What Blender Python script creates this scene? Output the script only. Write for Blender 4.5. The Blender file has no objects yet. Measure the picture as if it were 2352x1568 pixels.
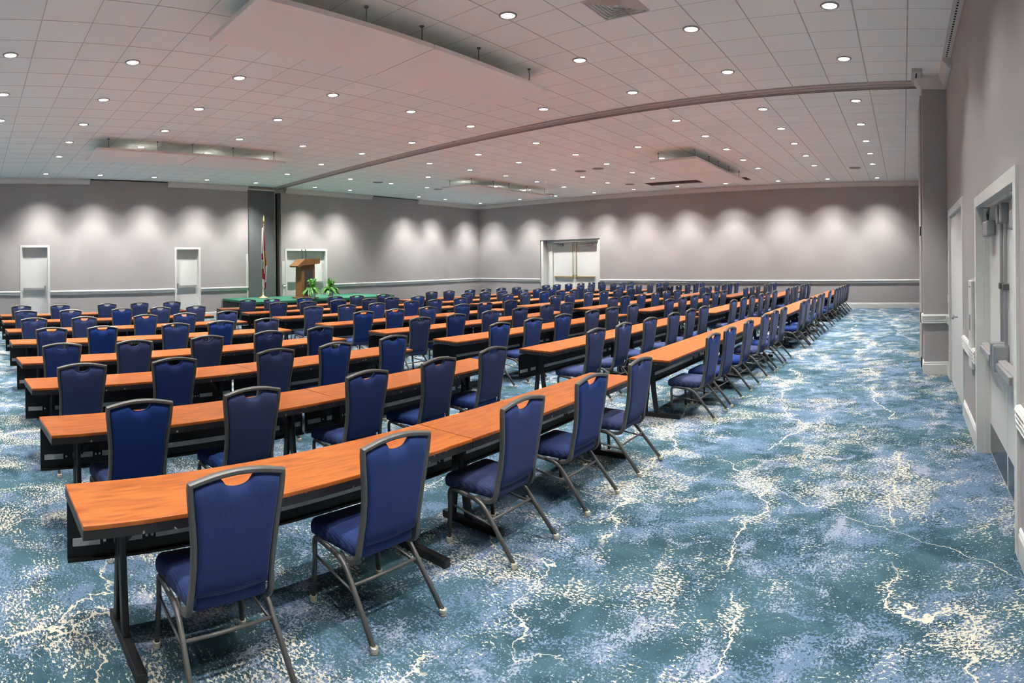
import bpy, bmesh, math, random
from mathutils import Vector, Matrix
random.seed(7)
PI = math.pi
SPOT_W = 240; WASH_W = 350; EXPOSURE = 0.66
COL = bpy.context.scene.collection

# ------------------------------------------------------------------ helpers
def link(o, parent=None):
    COL.objects.link(o)
    if parent is not None: o.parent = parent
    return o

def tag(o, label=None, cat=None, group=None, kind=None):
    if label: o['label'] = label
    if cat: o['category'] = cat
    if group: o['group'] = group
    if kind: o['kind'] = kind
    return o

def empty(name, loc, rz=0.0):
    o = bpy.data.objects.new(name, None); COL.objects.link(o)
    o.location = loc; o.rotation_euler = (0, 0, rz); o.empty_display_size = .1
    return o

def mesh(name, verts, faces, mats, parent=None, smooth=False, midx=None, loc=None, rz=0.0):
    me = bpy.data.meshes.new(name)
    me.from_pydata([tuple(v) for v in verts], [], faces)
    if not isinstance(mats, (list, tuple)): mats = [mats]
    for m in mats: me.materials.append(m)
    if midx: 
        for p, i in zip(me.polygons, midx): p.material_index = i
    if smooth:
        me.polygons.foreach_set('use_smooth', [True] * len(me.polygons))
    me.update()
    o = bpy.data.objects.new(name, me)
    link(o, parent)
    if loc: o.location = loc
    if rz: o.rotation_euler = (0, 0, rz)
    return o

def join(*parts):
    V, F = [], []
    for v, f in parts:
        n = len(V); V += list(v); F += [tuple(i + n for i in q) for q in f]
    return V, F

def box(x0, x1, y0, y1, z0, z1, b=0.0):
    """box, optionally with chamfered edges (single island)"""
    if b <= 0:
        v = [(x, y, z) for z in (z0, z1) for y in (y0, y1) for x in (x0, x1)]
        return v, [(0, 2, 3, 1), (4, 5, 7, 6), (0, 1, 5, 4), (2, 6, 7, 3), (0, 4, 6, 2), (1, 3, 7, 5)]
    bm = bmesh.new()
    v, f = box(x0, x1, y0, y1, z0, z1)
    vs = [bm.verts.new(p) for p in v]
    for q in f: bm.faces.new([vs[i] for i in q])
    bm.normal_update()
    bmesh.ops.bevel(bm, geom=list(bm.edges), offset=b, segments=2, affect='EDGES', profile=.6)
    bm.verts.index_update()
    out = [tuple(p.co) for p in bm.verts], [tuple(p.index for p in q.verts) for q in bm.faces]
    bm.free()
    return out

def sweep(path, sec, up=(0, 0, 1), closed=False, scales=None):
    """sweep a closed 2D section (a: side, b: up) along a path"""
    path = [Vector(p) for p in path]; n = len(path); m = len(sec)
    V, F = [], []
    up = Vector(up)
    for i, p in enumerate(path):
        if closed:
            t = (path[(i + 1) % n] - path[i - 1])
        else:
            a = path[max(0, i - 1)]; c = path[min(n - 1, i + 1)]
            t = c - a
            if 0 < i < n - 1:
                t = (p - a).normalized() + (c - p).normalized()
        t.normalize()
        side = t.cross(up)
        if side.length < 1e-4: side = Vector((1, 0, 0))
        side.normalize(); u = side.cross(t).normalized()
        k = 1.0
        if 0 < i < n - 1 or closed:
            a = (p - path[i - 1]).normalized(); k = 1 / max(.5, a.dot(t))
        s = scales[i] if scales else 1.0
        for q in sec:
            V.append(p + side * q[0] * s * (k if abs(q[0]) >= 0 else 1) + u * q[1] * s)
    for i in range(n if closed else n - 1):
        j = (i + 1) % n
        for c in range(m):
            d = (c + 1) % m
            F.append((i * m + c, i * m + d, j * m + d, j * m + c))
    if not closed:
        F.append(tuple(range(m - 1, -1, -1))); F.append(tuple(range((n - 1) * m, n * m)))
    return V, F

def rect_sec(w, h, b=.004):
    w /= 2; h /= 2
    return [(-w + b, -h), (w - b, -h), (w, -h + b), (w, h - b), (w - b, h), (-w + b, h), (-w, h - b), (-w, -h + b)]

def circ_sec(r, n=10):
    return [(r * math.cos(2 * PI * i / n), r * math.sin(2 * PI * i / n)) for i in range(n)]

def arc_pts(p0, p1, p2, r, n=5):
    """rounded corner at p1 between p0 and p2"""
    p0, p1, p2 = Vector(p0), Vector(p1), Vector(p2)
    a = p1 + (p0 - p1).normalized() * r; c = p1 + (p2 - p1).normalized() * r
    return [((1 - t) ** 2) * a + 2 * t * (1 - t) * p1 + t * t * c for t in [i / n for i in range(n + 1)]]

def lathe(prof, n=20, cx=0, cy=0):
    V, F = [], []
    for r, z in prof:
        for i in range(n):
            a = 2 * PI * i / n; V.append((cx + r * math.cos(a), cy + r * math.sin(a), z))
    for k in range(len(prof) - 1):
        for i in range(n):
            j = (i + 1) % n
            F.append((k * n + i, k * n + j, (k + 1) * n + j, (k + 1) * n + i))
    F.append(tuple(range(n - 1, -1, -1))); F.append(tuple(range((len(prof) - 1) * n, len(prof) * n)))
    return V, F

def extrude_profile(prof, p0, p1, nrm, mitre0=0.0, mitre1=0.0):
    """prof: list of (out, z) closed; run from p0 to p1 (2D) with outward normal nrm (2D)"""
    p0 = Vector(p0); p1 = Vector(p1); d = (p1 - p0).normalized(); nrm = Vector(nrm).normalized()
    V = []
    for q, mt in ((p0, mitre0), (p1, -mitre1)):
        for o, z in prof:
            w = q + nrm * o + d * (mt * o)
            V.append((w.x, w.y, z))
    m = len(prof)
    F = [(c, (c + 1) % m, m + (c + 1) % m, m + c) for c in range(m)]
    F.append(tuple(range(m - 1, -1, -1))); F.append(tuple(range(m, 2 * m)))
    return V, F

# ------------------------------------------------------------------ materials
def srgb(r, g, b):
    f = lambda c: (c / 255 / 12.92) if c / 255 <= .04045 else ((c / 255 + .055) / 1.055) ** 2.4
    return (f(r), f(g), f(b), 1)

def new_mat(name):
    m = bpy.data.materials.new(name); m.use_nodes = True
    return m, m.node_tree.nodes, m.node_tree.links, m.node_tree.nodes['Principled BSDF']

def simple(name, col, rough=.5, metal=0.0, spec=.5, noise=0.0, nscale=40, bump=0.0, bscale=200, coord='Object'):
    m, N, L, p = new_mat(name)
    p.inputs['Base Color'].default_value = col; p.inputs['Roughness'].default_value = rough
    p.inputs['Metallic'].default_value = metal; p.inputs['Specular IOR Level'].default_value = spec
    tc = N.new('ShaderNodeTexCoord')
    if noise > 0:
        n = N.new('ShaderNodeTexNoise'); n.inputs['Scale'].default_value = nscale; n.inputs['Detail'].default_value = 4
        L.new(tc.outputs[coord], n.inputs['Vector'])
        mx = N.new('ShaderNodeMixRGB'); mx.blend_type = 'MULTIPLY'; mx.inputs[0].default_value = 1
        cr = N.new('ShaderNodeValToRGB'); cr.color_ramp.elements[0].position = .3; cr.color_ramp.elements[1].position = .7
        cr.color_ramp.elements[0].color = (1 - noise,) * 3 + (1,); cr.color_ramp.elements[1].color = (1, 1, 1, 1)
        L.new(n.outputs['Fac'], cr.inputs[0]); mx.inputs[1].default_value = col
        L.new(cr.outputs[0], mx.inputs[2]); L.new(mx.outputs[0], p.inputs['Base Color'])
    if bump > 0:
        n2 = N.new('ShaderNodeTexNoise'); n2.inputs['Scale'].default_value = bscale
        L.new(tc.outputs[coord], n2.inputs['Vector'])
        bp = N.new('ShaderNodeBump'); bp.inputs['Strength'].default_value = bump; bp.inputs['Distance'].default_value = .002
        L.new(n2.outputs['Fac'], bp.inputs['Height']); L.new(bp.outputs[0], p.inputs['Normal'])
    return m

def emis(name, col, strength):
    m, N, L, p = new_mat(name)
    p.inputs['Base Color'].default_value = (0.8, .8, .8, 1)
    p.inputs['Emission Color'].default_value = col; p.inputs['Emission Strength'].default_value = strength
    return m

M = {}
M['wall'] = simple('painted_wall', srgb(162, 157, 155), .75, noise=.05, nscale=.8, bump=.25, bscale=120)
M['white'] = simple('white_trim_paint', srgb(205, 205, 200), .42, noise=.04, nscale=3)
M['door'] = simple('white_door_paint', srgb(206, 206, 202), .38, noise=.03, nscale=2)
M['crown'] = simple('crown_paint', srgb(205, 201, 196), .5)
M['frame'] = simple('grey_powder_frame', srgb(88, 87, 85), .42, metal=.25, noise=.1, nscale=60)
M['glide'] = simple('glide_metal', srgb(196, 190, 172), .35, metal=.5)
M['black'] = simple('black_steel', srgb(26, 26, 28), .45, noise=.2, nscale=30)
M['panel'] = simple('black_modesty_panel', srgb(22, 21, 23), .55)
M['alu'] = simple('brushed_strip', srgb(205, 205, 205), .45, metal=.0, noise=.2, nscale=15)
M['bolt'] = simple('bolt_zinc', srgb(205, 215, 215), .3, metal=.7)
M['felt'] = simple('grey_felt_panel', srgb(104, 107, 108), .95, noise=.35, nscale=90, bump=.4, bscale=300)
M['dark'] = simple('dark_void', srgb(22, 24, 20), .9)
M['brownvoid'] = simple('brown_slot', srgb(62, 36, 26), .9)
M['track'] = simple('track_metal', srgb(188, 182, 178), .5, noise=.08, nscale=4)
M['trackgroove'] = simple('track_groove', srgb(70, 62, 58), .7)
M['chrome'] = simple('satin_metal', srgb(168, 170, 172), .32, metal=.75)
M['closer'] = simple('closer_grey', srgb(150, 150, 150), .45, metal=.3)
M['brass'] = simple('brass', srgb(190, 165, 105), .3, metal=.7)
M['gold'] = simple('gold_brass', srgb(214, 190, 130), .25, metal=.75)
M['greencarpet'] = simple('green_stage_carpet', srgb(26, 96, 72), .95, noise=.15, nscale=50, bump=.4, bscale=400)
M['skirt'] = simple('black_skirt_cloth', srgb(30, 31, 33), .85)
M['oak'] = simple('oak_podium', srgb(122, 84, 46), .45, noise=.22, nscale=12)
M['podiumdark'] = simple('podium_inside', srgb(48, 44, 44), .6)
M['pot'] = simple('white_plastic_pot', srgb(214, 213, 205), .4)
M['soil'] = simple('soil', srgb(50, 36, 26), .95)
M['cloud'] = simple('cloud_panel_fabric', srgb(240, 241, 237), .9, noise=.03, nscale=1.5)
M['cloudedge'] = simple('cloud_panel_edge', srgb(226, 220, 214), .6)
M['grille'] = simple('speaker_grille', srgb(150, 142, 136), .7, noise=.2, nscale=150)
M['diffuser'] = simple('air_diffuser', srgb(190, 184, 176), .5)
M['lens'] = emis('downlight_lens', (1, .97, .93, 1), 9)
M['trimring'] = simple('downlight_trim', srgb(150, 146, 142), .4)
M['wire'] = simple('hang_wire', srgb(110, 106, 102), .5, metal=.4)
M['kick'] = simple('kickplate_steel', srgb(120, 118, 114), .22, metal=.9)
M['red'] = simple('flag_red', srgb(190, 28, 48), .8)
M['flagwhite'] = simple('flag_white', srgb(228, 224, 222), .8)
M['seal'] = simple('flag_seal', srgb(214, 142, 36), .8, noise=.5, nscale=25)
M['paper'] = simple('white_label', srgb(214, 214, 210), .6)

def leaf_mat():
    m, N, L, p = new_mat('fern_leaf')
    p.inputs['Roughness'].default_value = .45
    oi = N.new('ShaderNodeTexCoord'); n = N.new('ShaderNodeTexNoise'); n.inputs['Scale'].default_value = 9
    L.new(oi.outputs['Object'], n.inputs['Vector'])
    cr = N.new('ShaderNodeValToRGB'); cr.color_ramp.elements[0].color = srgb(24, 92, 22); cr.color_ramp.elements[1].color = srgb(104, 172, 52)
    cr.color_ramp.elements[0].position = .35; cr.color_ramp.elements[1].position = .68
    L.new(n.outputs['Fac'], cr.inputs[0]); L.new(cr.outputs[0], p.inputs['Base Color'])
    return m
M['leaf'] = leaf_mat()

def fabric(name, c1, c2, tint=None, scale=230):
    m, N, L, p = new_mat(name)
    p.inputs['Roughness'].default_value = .85
    p.inputs['Specular IOR Level'].default_value = .15; p.inputs['Sheen Weight'].default_value = .08; p.inputs['Sheen Roughness'].default_value = .4
    tc = N.new('ShaderNodeTexCoord')
    # woven dots: product of sines on two diagonals
    sep = N.new('ShaderNodeSeparateXYZ'); L.new(tc.outputs['Object'], sep.inputs[0])
    def mth(op, a, b=None, c=None):
        n = N.new('ShaderNodeMath'); n.operation = op
        for i, x in enumerate((a, b, c)):
            if x is None: continue
            if isinstance(x, (int, float)): n.inputs[i].default_value = x
            else: L.new(x, n.inputs[i])
        return n.outputs[0]
    yz = mth('ADD', sep.outputs['Z'], sep.outputs['Y'])
    a = mth('SINE', mth('MULTIPLY', mth('ADD', sep.outputs['X'], yz), scale * 2.2))
    b = mth('SINE', mth('MULTIPLY', mth('SUBTRACT', sep.outputs['X'], yz), scale * 2.2))
    f = mth('MULTIPLY_ADD', mth('MULTIPLY', a, b), .5, .5)
    mx = N.new('ShaderNodeMixRGB'); mx.inputs[1].default_value = c1; mx.inputs[2].default_value = c2
    L.new(f, mx.inputs[0])
    # a slow fade so that the cloth is not flat, plus a small spread between chairs
    oi = N.new('ShaderNodeObjectInfo')
    hs = N.new('ShaderNodeHueSaturation')
    L.new(mth('MULTIPLY_ADD', oi.outputs['Random'], .35, .78), hs.inputs['Saturation'])
    L.new(mth('MULTIPLY_ADD', oi.outputs['Random'], .25, .88), hs.inputs['Value'])
    L.new(mx.outputs[0], hs.inputs['Color']); L.new(hs.outputs[0], p.inputs['Base Color'])
    bp = N.new('ShaderNodeBump'); bp.inputs['Strength'].default_value = .25; bp.inputs['Distance'].default_value = .0015
    L.new(f, bp.inputs['Height']); L.new(bp.outputs[0], p.inputs['Normal'])
    return m
M['fabric'] = fabric('navy_dotted_fabric', srgb(22, 33, 66), srgb(51, 69, 124))

def laminate():
    m, N, L, p = new_mat('cherry_laminate')
    p.inputs['Roughness'].default_value = .33; p.inputs['Specular IOR Level'].default_value = .5
    tc = N.new('ShaderNodeTexCoord'); mp = N.new('ShaderNodeMapping'); mp.inputs['Scale'].default_value = (.62, 4.2, 1)
    oi = N.new('ShaderNodeObjectInfo'); va = N.new('ShaderNodeVectorMath'); va.operation = 'ADD'
    cx = N.new('ShaderNodeCombineXYZ')
    mm = N.new('ShaderNodeMath'); mm.operation = 'MULTIPLY'; mm.inputs[1].default_value = 40; L.new(oi.outputs['Random'], mm.inputs[0])
    L.new(mm.outputs[0], cx.inputs[0]); L.new(mm.outputs[0], cx.inputs[2])
    L.new(tc.outputs['Object'], va.inputs[0]); L.new(cx.outputs[0], va.inputs[1]); L.new(va.outputs[0], mp.inputs['Vector'])
    n = N.new('ShaderNodeTexNoise'); n.inputs['Scale'].default_value = 1.6; n.inputs['Detail'].default_value = 3; n.inputs['Distortion'].default_value = .6
    L.new(mp.outputs[0], n.inputs['Vector'])
    w = N.new('ShaderNodeMath'); w.operation = 'MULTIPLY'; w.inputs[1].default_value = 46; L.new(n.outputs['Fac'], w.inputs[0])
    s = N.new('ShaderNodeMath'); s.operation = 'SINE'; L.new(w.outputs[0], s.inputs[0])
    n2 = N.new('ShaderNodeTexNoise'); n2.inputs['Scale'].default_value = 9; n2.inputs['Detail'].default_value = 7
    L.new(mp.outputs[0], n2.inputs['Vector'])
    ad = N.new('ShaderNodeMath'); ad.operation = 'MULTIPLY_ADD'; ad.inputs[1].default_value = .09; L.new(s.outputs[0], ad.inputs[0]); L.new(n2.outputs['Fac'], ad.inputs[2])
    cr = N.new('ShaderNodeValToRGB'); e = cr.color_ramp.elements
    e[0].position = .28; e[0].color = srgb(126, 62, 22); e[1].position = .72; e[1].color = srgb(168, 93, 36)
    L.new(ad.outputs[0], cr.inputs[0]); L.new(cr.outputs[0], p.inputs['Base Color'])
    return m
M['laminate'] = laminate()

def chipped():
    m, N, L, p = new_mat('chipped_black_edge')
    p.inputs['Roughness'].default_value = .45
    tc = N.new('ShaderNodeTexCoord'); n = N.new('ShaderNodeTexNoise'); n.inputs['Scale'].default_value = 26; n.inputs['Detail'].default_value = 5
    L.new(tc.outputs['Object'], n.inputs['Vector'])
    cr = N.new('ShaderNodeValToRGB'); e = cr.color_ramp.elements; e[0].position = .64; e[0].color = srgb(30, 28, 29); e[1].position = .67; e[1].color = srgb(150, 145, 138)
    L.new(n.outputs['Fac'], cr.inputs[0]); L.new(cr.outputs[0], p.inputs['Base Color'])
    return m
M['apron'] = chipped()

def carpet():
    m, N, L, p = new_mat('patterned_blue_carpet')
    p.inputs['Roughness'].default_value = 1; p.inputs['Specular IOR Level'].default_value = 0
    tc = N.new('ShaderNodeTexCoord')
    def noise(scale, detail=4, rough=.5, dist=0, src=None, sx=1, sy=1, off=0):
        mp = N.new('ShaderNodeMapping'); mp.inputs['Scale'].default_value = (sx, sy, 1); mp.inputs['Location'].default_value = (off, off * .7, 0)
        L.new(src or tc.outputs['Object'], mp.inputs['Vector'])
        n = N.new('ShaderNodeTexNoise'); n.inputs['Scale'].default_value = scale; n.inputs['Detail'].default_value = detail
        n.inputs['Roughness'].default_value = rough; n.inputs['Distortion'].default_value = dist
        L.new(mp.outputs[0], n.inputs['Vector']); return n.outputs['Fac']
    def mth(op, a, b=None, c=None):
        n = N.new('ShaderNodeMath'); n.operation = op
        for i, x in enumerate((a, b, c)):
            if x is None: continue
            if isinstance(x, (int, float)): n.inputs[i].default_value = x
            else: L.new(x, n.inputs[i])
        return n.outputs[0]
    def ramp(x, a, b):
        n = N.new('ShaderNodeMapRange'); n.inputs['From Min'].default_value = a; n.inputs['From Max'].default_value = b
        L.new(x, n.inputs['Value']); return n.outputs[0]
    def mix(f, a, b):
        n = N.new('ShaderNodeMixRGB')
        L.new(f, n.inputs[0])
        for i, c in ((1, a), (2, b)):
            if isinstance(c, tuple): n.inputs[i].default_value = c
            else: L.new(c, n.inputs[i])
        return n.outputs[0]
    grain = noise(70, 3, .7, sx=1, sy=.8)            # tuft-sized speckle
    grain2 = noise(60, 2, .6, off=7)
    big = noise(1.25, 8, .70, 1.6, sx=1.15, sy=.62)     # large drifting patches
    mid = noise(4.2, 6, .68, .8, sx=.8, sy=1.1, off=3)
    base_f = mth('ADD', mth('ADD', mth('MULTIPLY', big, 1.0), mth('MULTIPLY', mid, .5)), mth('MULTIPLY', grain, .8))
    lav = ramp(base_f, 1.265, 1.30)
    teal = (.046, .092, .112, 1); teald = (.027, .058, .072, 1); blue = (.095, .145, .215, 1); lavc = (.215, .245, .305, 1)
    c = mix(ramp(noise(2.2, 4, .6, .5, off=11), .42, .6), teal, teald)
    bluef = ramp(mth('ADD', mth('MULTIPLY', mid, .7), mth('ADD', mth('MULTIPLY', grain2, .75), mth('MULTIPLY', noise(1.3, 4, .6, .9, off=21), .8))), 1.14, 1.18)
    c = mix(bluef, c, blue)
    c = mix(lav, c, lavc)
    sep = N.new('ShaderNodeSeparateXYZ'); L.new(tc.outputs['Object'], sep.inputs[0])
    def vein(ca, cb, pitch, amp, off, w):
        # long meandering lines: one coordinate, pushed about by slow and then by jagged noise
        t = mth('ADD', mth('MULTIPLY', sep.outputs['X'], ca), mth('MULTIPLY', sep.outputs['Y'], cb))
        slow = mth('MULTIPLY', mth('SUBTRACT', noise(.6, 3, .5, .3, off=off), .5), amp)
        med = mth('MULTIPLY', mth('SUBTRACT', noise(3.2, 4, .6, .4, off=off + 3), .5), .34)
        jag = mth('MULTIPLY', mth('SUBTRACT', noise(22, 3, .6, off=off + 9), .5), .05)
        t = mth('DIVIDE', mth('ADD', mth('ADD', t, slow), mth('ADD', med, jag)), pitch)
        d = mth('MULTIPLY', mth('ABSOLUTE', mth('SUBTRACT', mth('FRACT', t), .5)), pitch)
        gate = ramp(noise(.8, 3, .5, 0, off=off + 5), .44, .50)
        width = mth('MULTIPLY_ADD', noise(5, 2, .5, off=off + 15), w * 1.6, w * .1)
        line = mth('MULTIPLY', mth('LESS_THAN', d, width), gate)
        near = mth('MULTIPLY', ramp(d, .16, .0), gate)
        return line, near
    l1, n1 = vein(1, .12, 1.25, 1.7, 61, .0085)
    l2, n2 = vein(.55, .83, 2.3, 2.2, 83, .006)
    v = mth('MAXIMUM', l1, l2)
    # cream flecks gathered in drifts
    zone0 = ramp(mth('ADD', noise(1.15, 4, .65, 1.4, off=31), mth('MULTIPLY', noise(5, 3, .6, .5, off=41), .35)), .62, .80)
    zone = mth('MINIMUM', mth('ADD', mth('MULTIPLY', zone0, .95), mth('MULTIPLY', n1, .55)), 1.1)
    fl = noise(60, 3, .65, .4, sx=.7, sy=1.1, off=51)
    fleck = ramp(mth('ADD', fl, mth('MULTIPLY', zone, .165)), .672, .688)
    cream = (.45, .425, .345, 1)
    c = mix(fleck, c, cream)
    # wandering cream veins
    c = mix(v, c, cream)
    L.new(c, p.inputs['Base Color'])
    bp = N.new('ShaderNodeBump'); bp.inputs['Strength'].default_value = .5; bp.inputs['Distance'].default_value = .004
    L.new(noise(420, 2, .5), bp.inputs['Height']); L.new(bp.outputs[0], p.inputs['Normal'])
    return m
M['carpet'] = carpet()

TX, TY = .65, .625
def ceiling_mat():
    m, N, L, p = new_mat('ceiling_tiles')
    p.inputs['Roughness'].default_value = .9
    tc = N.new('ShaderNodeTexCoord'); sep = N.new('ShaderNodeSeparateXYZ'); L.new(tc.outputs['Object'], sep.inputs[0])
    def mth(op, a, b=None, c=None):
        n = N.new('ShaderNodeMath'); n.operation = op
        for i, x in enumerate((a, b, c)):
            if x is None: continue
            if isinstance(x, (int, float)): n.inputs[i].default_value = x
            else: L.new(x, n.inputs[i])
        return n.outputs[0]
    u = mth('DIVIDE', mth('ADD', sep.outputs['X'], .575), TX); v = mth('DIVIDE', mth('SUBTRACT', sep.outputs['Y'], .82), TY)
    def edge(w, T, thick):
        f = mth('FRACT', w); d = mth('MULTIPLY', mth('MINIMUM', f, mth('SUBTRACT', 1, f)), T)
        n = N.new('ShaderNodeMapRange'); n.inputs['From Min'].default_value = thick; n.inputs['From Max'].default_value = thick * .5
        L.new(d, n.inputs['Value']); return n.outputs[0]
    eu, ev = edge(u, TX, .011), edge(v, TY, .008)
    e = mth('MAXIMUM', eu, mth('MULTIPLY', ev, .8))
    cb = N.new('ShaderNodeCombineXYZ'); L.new(mth('FLOOR', u), cb.inputs[0]); L.new(mth('FLOOR', v), cb.inputs[1])
    wn = N.new('ShaderNodeTexWhiteNoise'); L.new(cb.outputs[0], wn.inputs['Vector'])
    n = N.new('ShaderNodeTexNoise'); n.inputs['Scale'].default_value = .35; L.new(tc.outputs['Object'], n.inputs['Vector'])
    val = mth('ADD', mth('MULTIPLY_ADD', wn.outputs['Value'], .035, .945), mth('MULTIPLY', mth('SUBTRACT', n.outputs['Fac'], .5), .06))
    mx = N.new('ShaderNodeMixRGB'); mx.blend_type = 'MULTIPLY'; mx.inputs[0].default_value = 1; mx.inputs[1].default_value = srgb(238, 246, 243)
    L.new(val, mx.inputs[2])
    m2 = N.new('ShaderNodeMixRGB'); L.new(e, m2.inputs[0]); L.new(mx.outputs[0], m2.inputs[1]); m2.inputs[2].default_value = srgb(178, 176, 172)
    L.new(m2.outputs[0], p.inputs['Base Color'])
    bp = N.new('ShaderNodeBump'); bp.inputs['Strength'].default_value = .3; bp.inputs['Distance'].default_value = .006
    L.new(e, bp.inputs['Height']); L.new(bp.outputs[0], p.inputs['Normal'])
    return m
M['ceiling'] = ceiling_mat()
ROWS=[(1,1,[(-2.379,1.12),(-2.38,2.047),(-2.38,3.153),(-2.381,4.07),(-2.382,4.965)],(-3.158,0.47,-3.162,5.38)),
(1,2,[(-3.851,1.061),(-3.901,1.966),(-3.959,3.031),(-4.011,3.989),(-4.061,4.9)],(-4.6,0.485,-4.868,5.38)),
(1,3,[(-5.442,1.046),(-5.492,1.915),(-5.554,2.994),(-5.606,3.893),(-5.66,4.828)],(-6.19,0.5,-6.472,5.38)),
(1,4,[(-6.92,1.033),(-6.983,1.913),(-7.059,2.963),(-7.122,3.841),(-7.186,4.734)],(-7.662,0.515,-8.013,5.38)),
(1,5,[(-8.729,1.077),(-8.753,1.904),(-8.785,3.013),(-8.81,3.877),(-8.834,4.737)],(-9.493,0.53,-9.633,5.38)),
(1,6,[(-10.415,1.078),(-10.469,1.939),(-10.537,3.018),(-10.593,3.911),(-10.651,4.822)],(-11.161,0.545,-11.466,5.38)),
(1,7,[(-12.22,1.083),(-12.264,1.982),(-12.317,3.1),(-12.36,3.988),(-12.403,4.876)],(-12.975,0.56,-13.207,5.38)),
(1,8,[(-13.853,1.126),(-13.915,1.993),(-13.999,3.159),(-14.059,3.994),(-14.126,4.924)],(-14.593,0.575,-14.939,5.38)),
(2,1,[(-2.32,6.874),(-2.31,7.608),(-2.298,8.524),(-2.285,9.512),(-2.274,10.252),(-2.264,10.984)],(-3.205,6.367,-3.107,11.609)),
(2,2,[(-3.974,6.859),(-3.955,7.694),(-3.935,8.585),(-3.914,9.471),(-3.894,10.315),(-3.876,11.066)],(-4.864,6.367,-4.715,11.609)),
(2,3,[(-5.634,6.89),(-5.607,7.72),(-5.58,8.568),(-5.548,9.524),(-5.523,10.268),(-5.496,11.096)],(-6.529,6.367,-6.329,11.609)),
(2,4,[(-7.24,6.827),(-7.208,7.611),(-7.171,8.477),(-7.131,9.426),(-7.095,10.278),(-7.062,11.039)],(-8.137,6.367,-7.888,11.609)),
(2,5,[(-8.951,6.855),(-8.91,7.649),(-8.866,8.505),(-8.816,9.448),(-8.775,10.222),(-8.729,11.08)],(-9.854,6.367,-9.552,11.609)),
(2,6,[(-10.715,6.892),(-10.663,7.732),(-10.612,8.556),(-10.548,9.577),(-10.501,10.326),(-10.444,11.201)],(-11.625,6.367,-11.269,11.609)),
(2,7,[(-12.305,6.917),(-12.248,7.715),(-12.186,8.583),(-12.118,9.53),(-12.065,10.256),(-12.0,11.141)],(-13.221,6.367,-12.817,11.609)),
(2,8,[(-13.869,6.871),(-13.814,7.565),(-13.735,8.543),(-13.657,9.507),(-13.598,10.227),(-13.521,11.147)],(-14.787,6.367,-14.334,11.609)),
(3,1,[(-2.174,12.606),(-2.166,13.242),(-2.154,14.091),(-2.142,14.94),(-2.133,15.57),(-2.114,16.852)],(-2.995,12.443,-2.905,16.993)),
(3,2,[(-3.815,12.862),(-3.795,13.658),(-3.776,14.417),(-3.755,15.261),(-3.737,15.967),(-3.716,16.793)],(-4.643,12.443,-4.505,16.993)),
(3,3,[(-5.383,12.855),(-5.356,13.636),(-5.329,14.407),(-5.3,15.238),(-5.273,16.003),(-5.248,16.676)],(-6.215,12.443,-6.03,16.993)),
(3,4,[(-6.967,12.99),(-6.939,13.617),(-6.899,14.507),(-6.86,15.353),(-6.825,16.106),(-6.79,16.858)],(-7.81,12.443,-7.577,16.993)),
(3,5,[(-8.817,13.189),(-8.78,13.846),(-8.727,14.762),(-8.677,15.616),(-8.631,16.395),(-8.58,17.253)],(-9.677,12.443,-9.389,16.993)),
(3,6,[(-10.39,13.111),(-10.339,13.865),(-10.283,14.698),(-10.222,15.58),(-10.172,16.303),(-10.116,17.096)],(-11.252,12.443,-10.917,16.993)),
(3,7,[(-11.88,13.04),(-11.822,13.798),(-11.756,14.651),(-11.685,15.557),(-11.627,16.287),(-11.565,17.058)],(-12.743,12.443,-12.364,16.993)),
(3,8,[(-13.452,13.091),(-13.389,13.82),(-13.315,14.656),(-13.24,15.504),(-13.173,16.25),(-13.102,17.031)],(-14.326,12.443,-13.899,16.993)),
(4,1,[(-2.072,17.996),(-2.062,18.712),(-2.052,19.384),(-2.041,20.07),(-2.031,20.728),(-2.019,21.526)],(-2.864,17.823,-2.779,21.845)),
(4,2,[(-3.644,18.341),(-3.625,19.07),(-3.608,19.724),(-3.583,20.631),(-3.568,21.184),(-3.546,22.016)],(-4.447,17.823,-4.315,21.845)),
(4,3,[(-5.064,18.511),(-5.037,19.24),(-5.011,19.954),(-4.974,20.935),(-4.95,21.561),(-4.934,22.311)],(-5.878,17.823,-5.704,21.845)),
(4,4,[(-6.601,18.65),(-6.574,19.207),(-6.535,20.021),(-6.499,20.752),(-6.467,21.381),(-6.438,22.175)],(-7.429,17.823,-7.209,21.845)),
(4,5,[(-8.121,18.542),(-8.077,19.3),(-8.03,20.074),(-7.982,20.87),(-7.935,21.642),(-7.915,22.311)],(-8.952,17.823,-8.688,21.845)),
(4,6,[(-9.819,18.858),(-9.768,19.563),(-9.717,20.263),(-9.655,21.115),(-9.601,21.828),(-9.591,22.533)],(-10.681,17.823,-10.366,21.845)),
(4,7,[(-11.545,18.956),(-11.485,19.67),(-11.42,20.418),(-11.347,21.256),(-11.29,21.912),(-11.285,22.695)],(-12.429,17.823,-12.061,21.845)),
(4,8,[(-13.095,18.913),(-13.031,19.587),(-12.956,20.351),(-12.875,21.176),(-12.799,21.94),(-12.797,22.778)],(-13.988,17.823,-13.574,21.845))]
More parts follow.
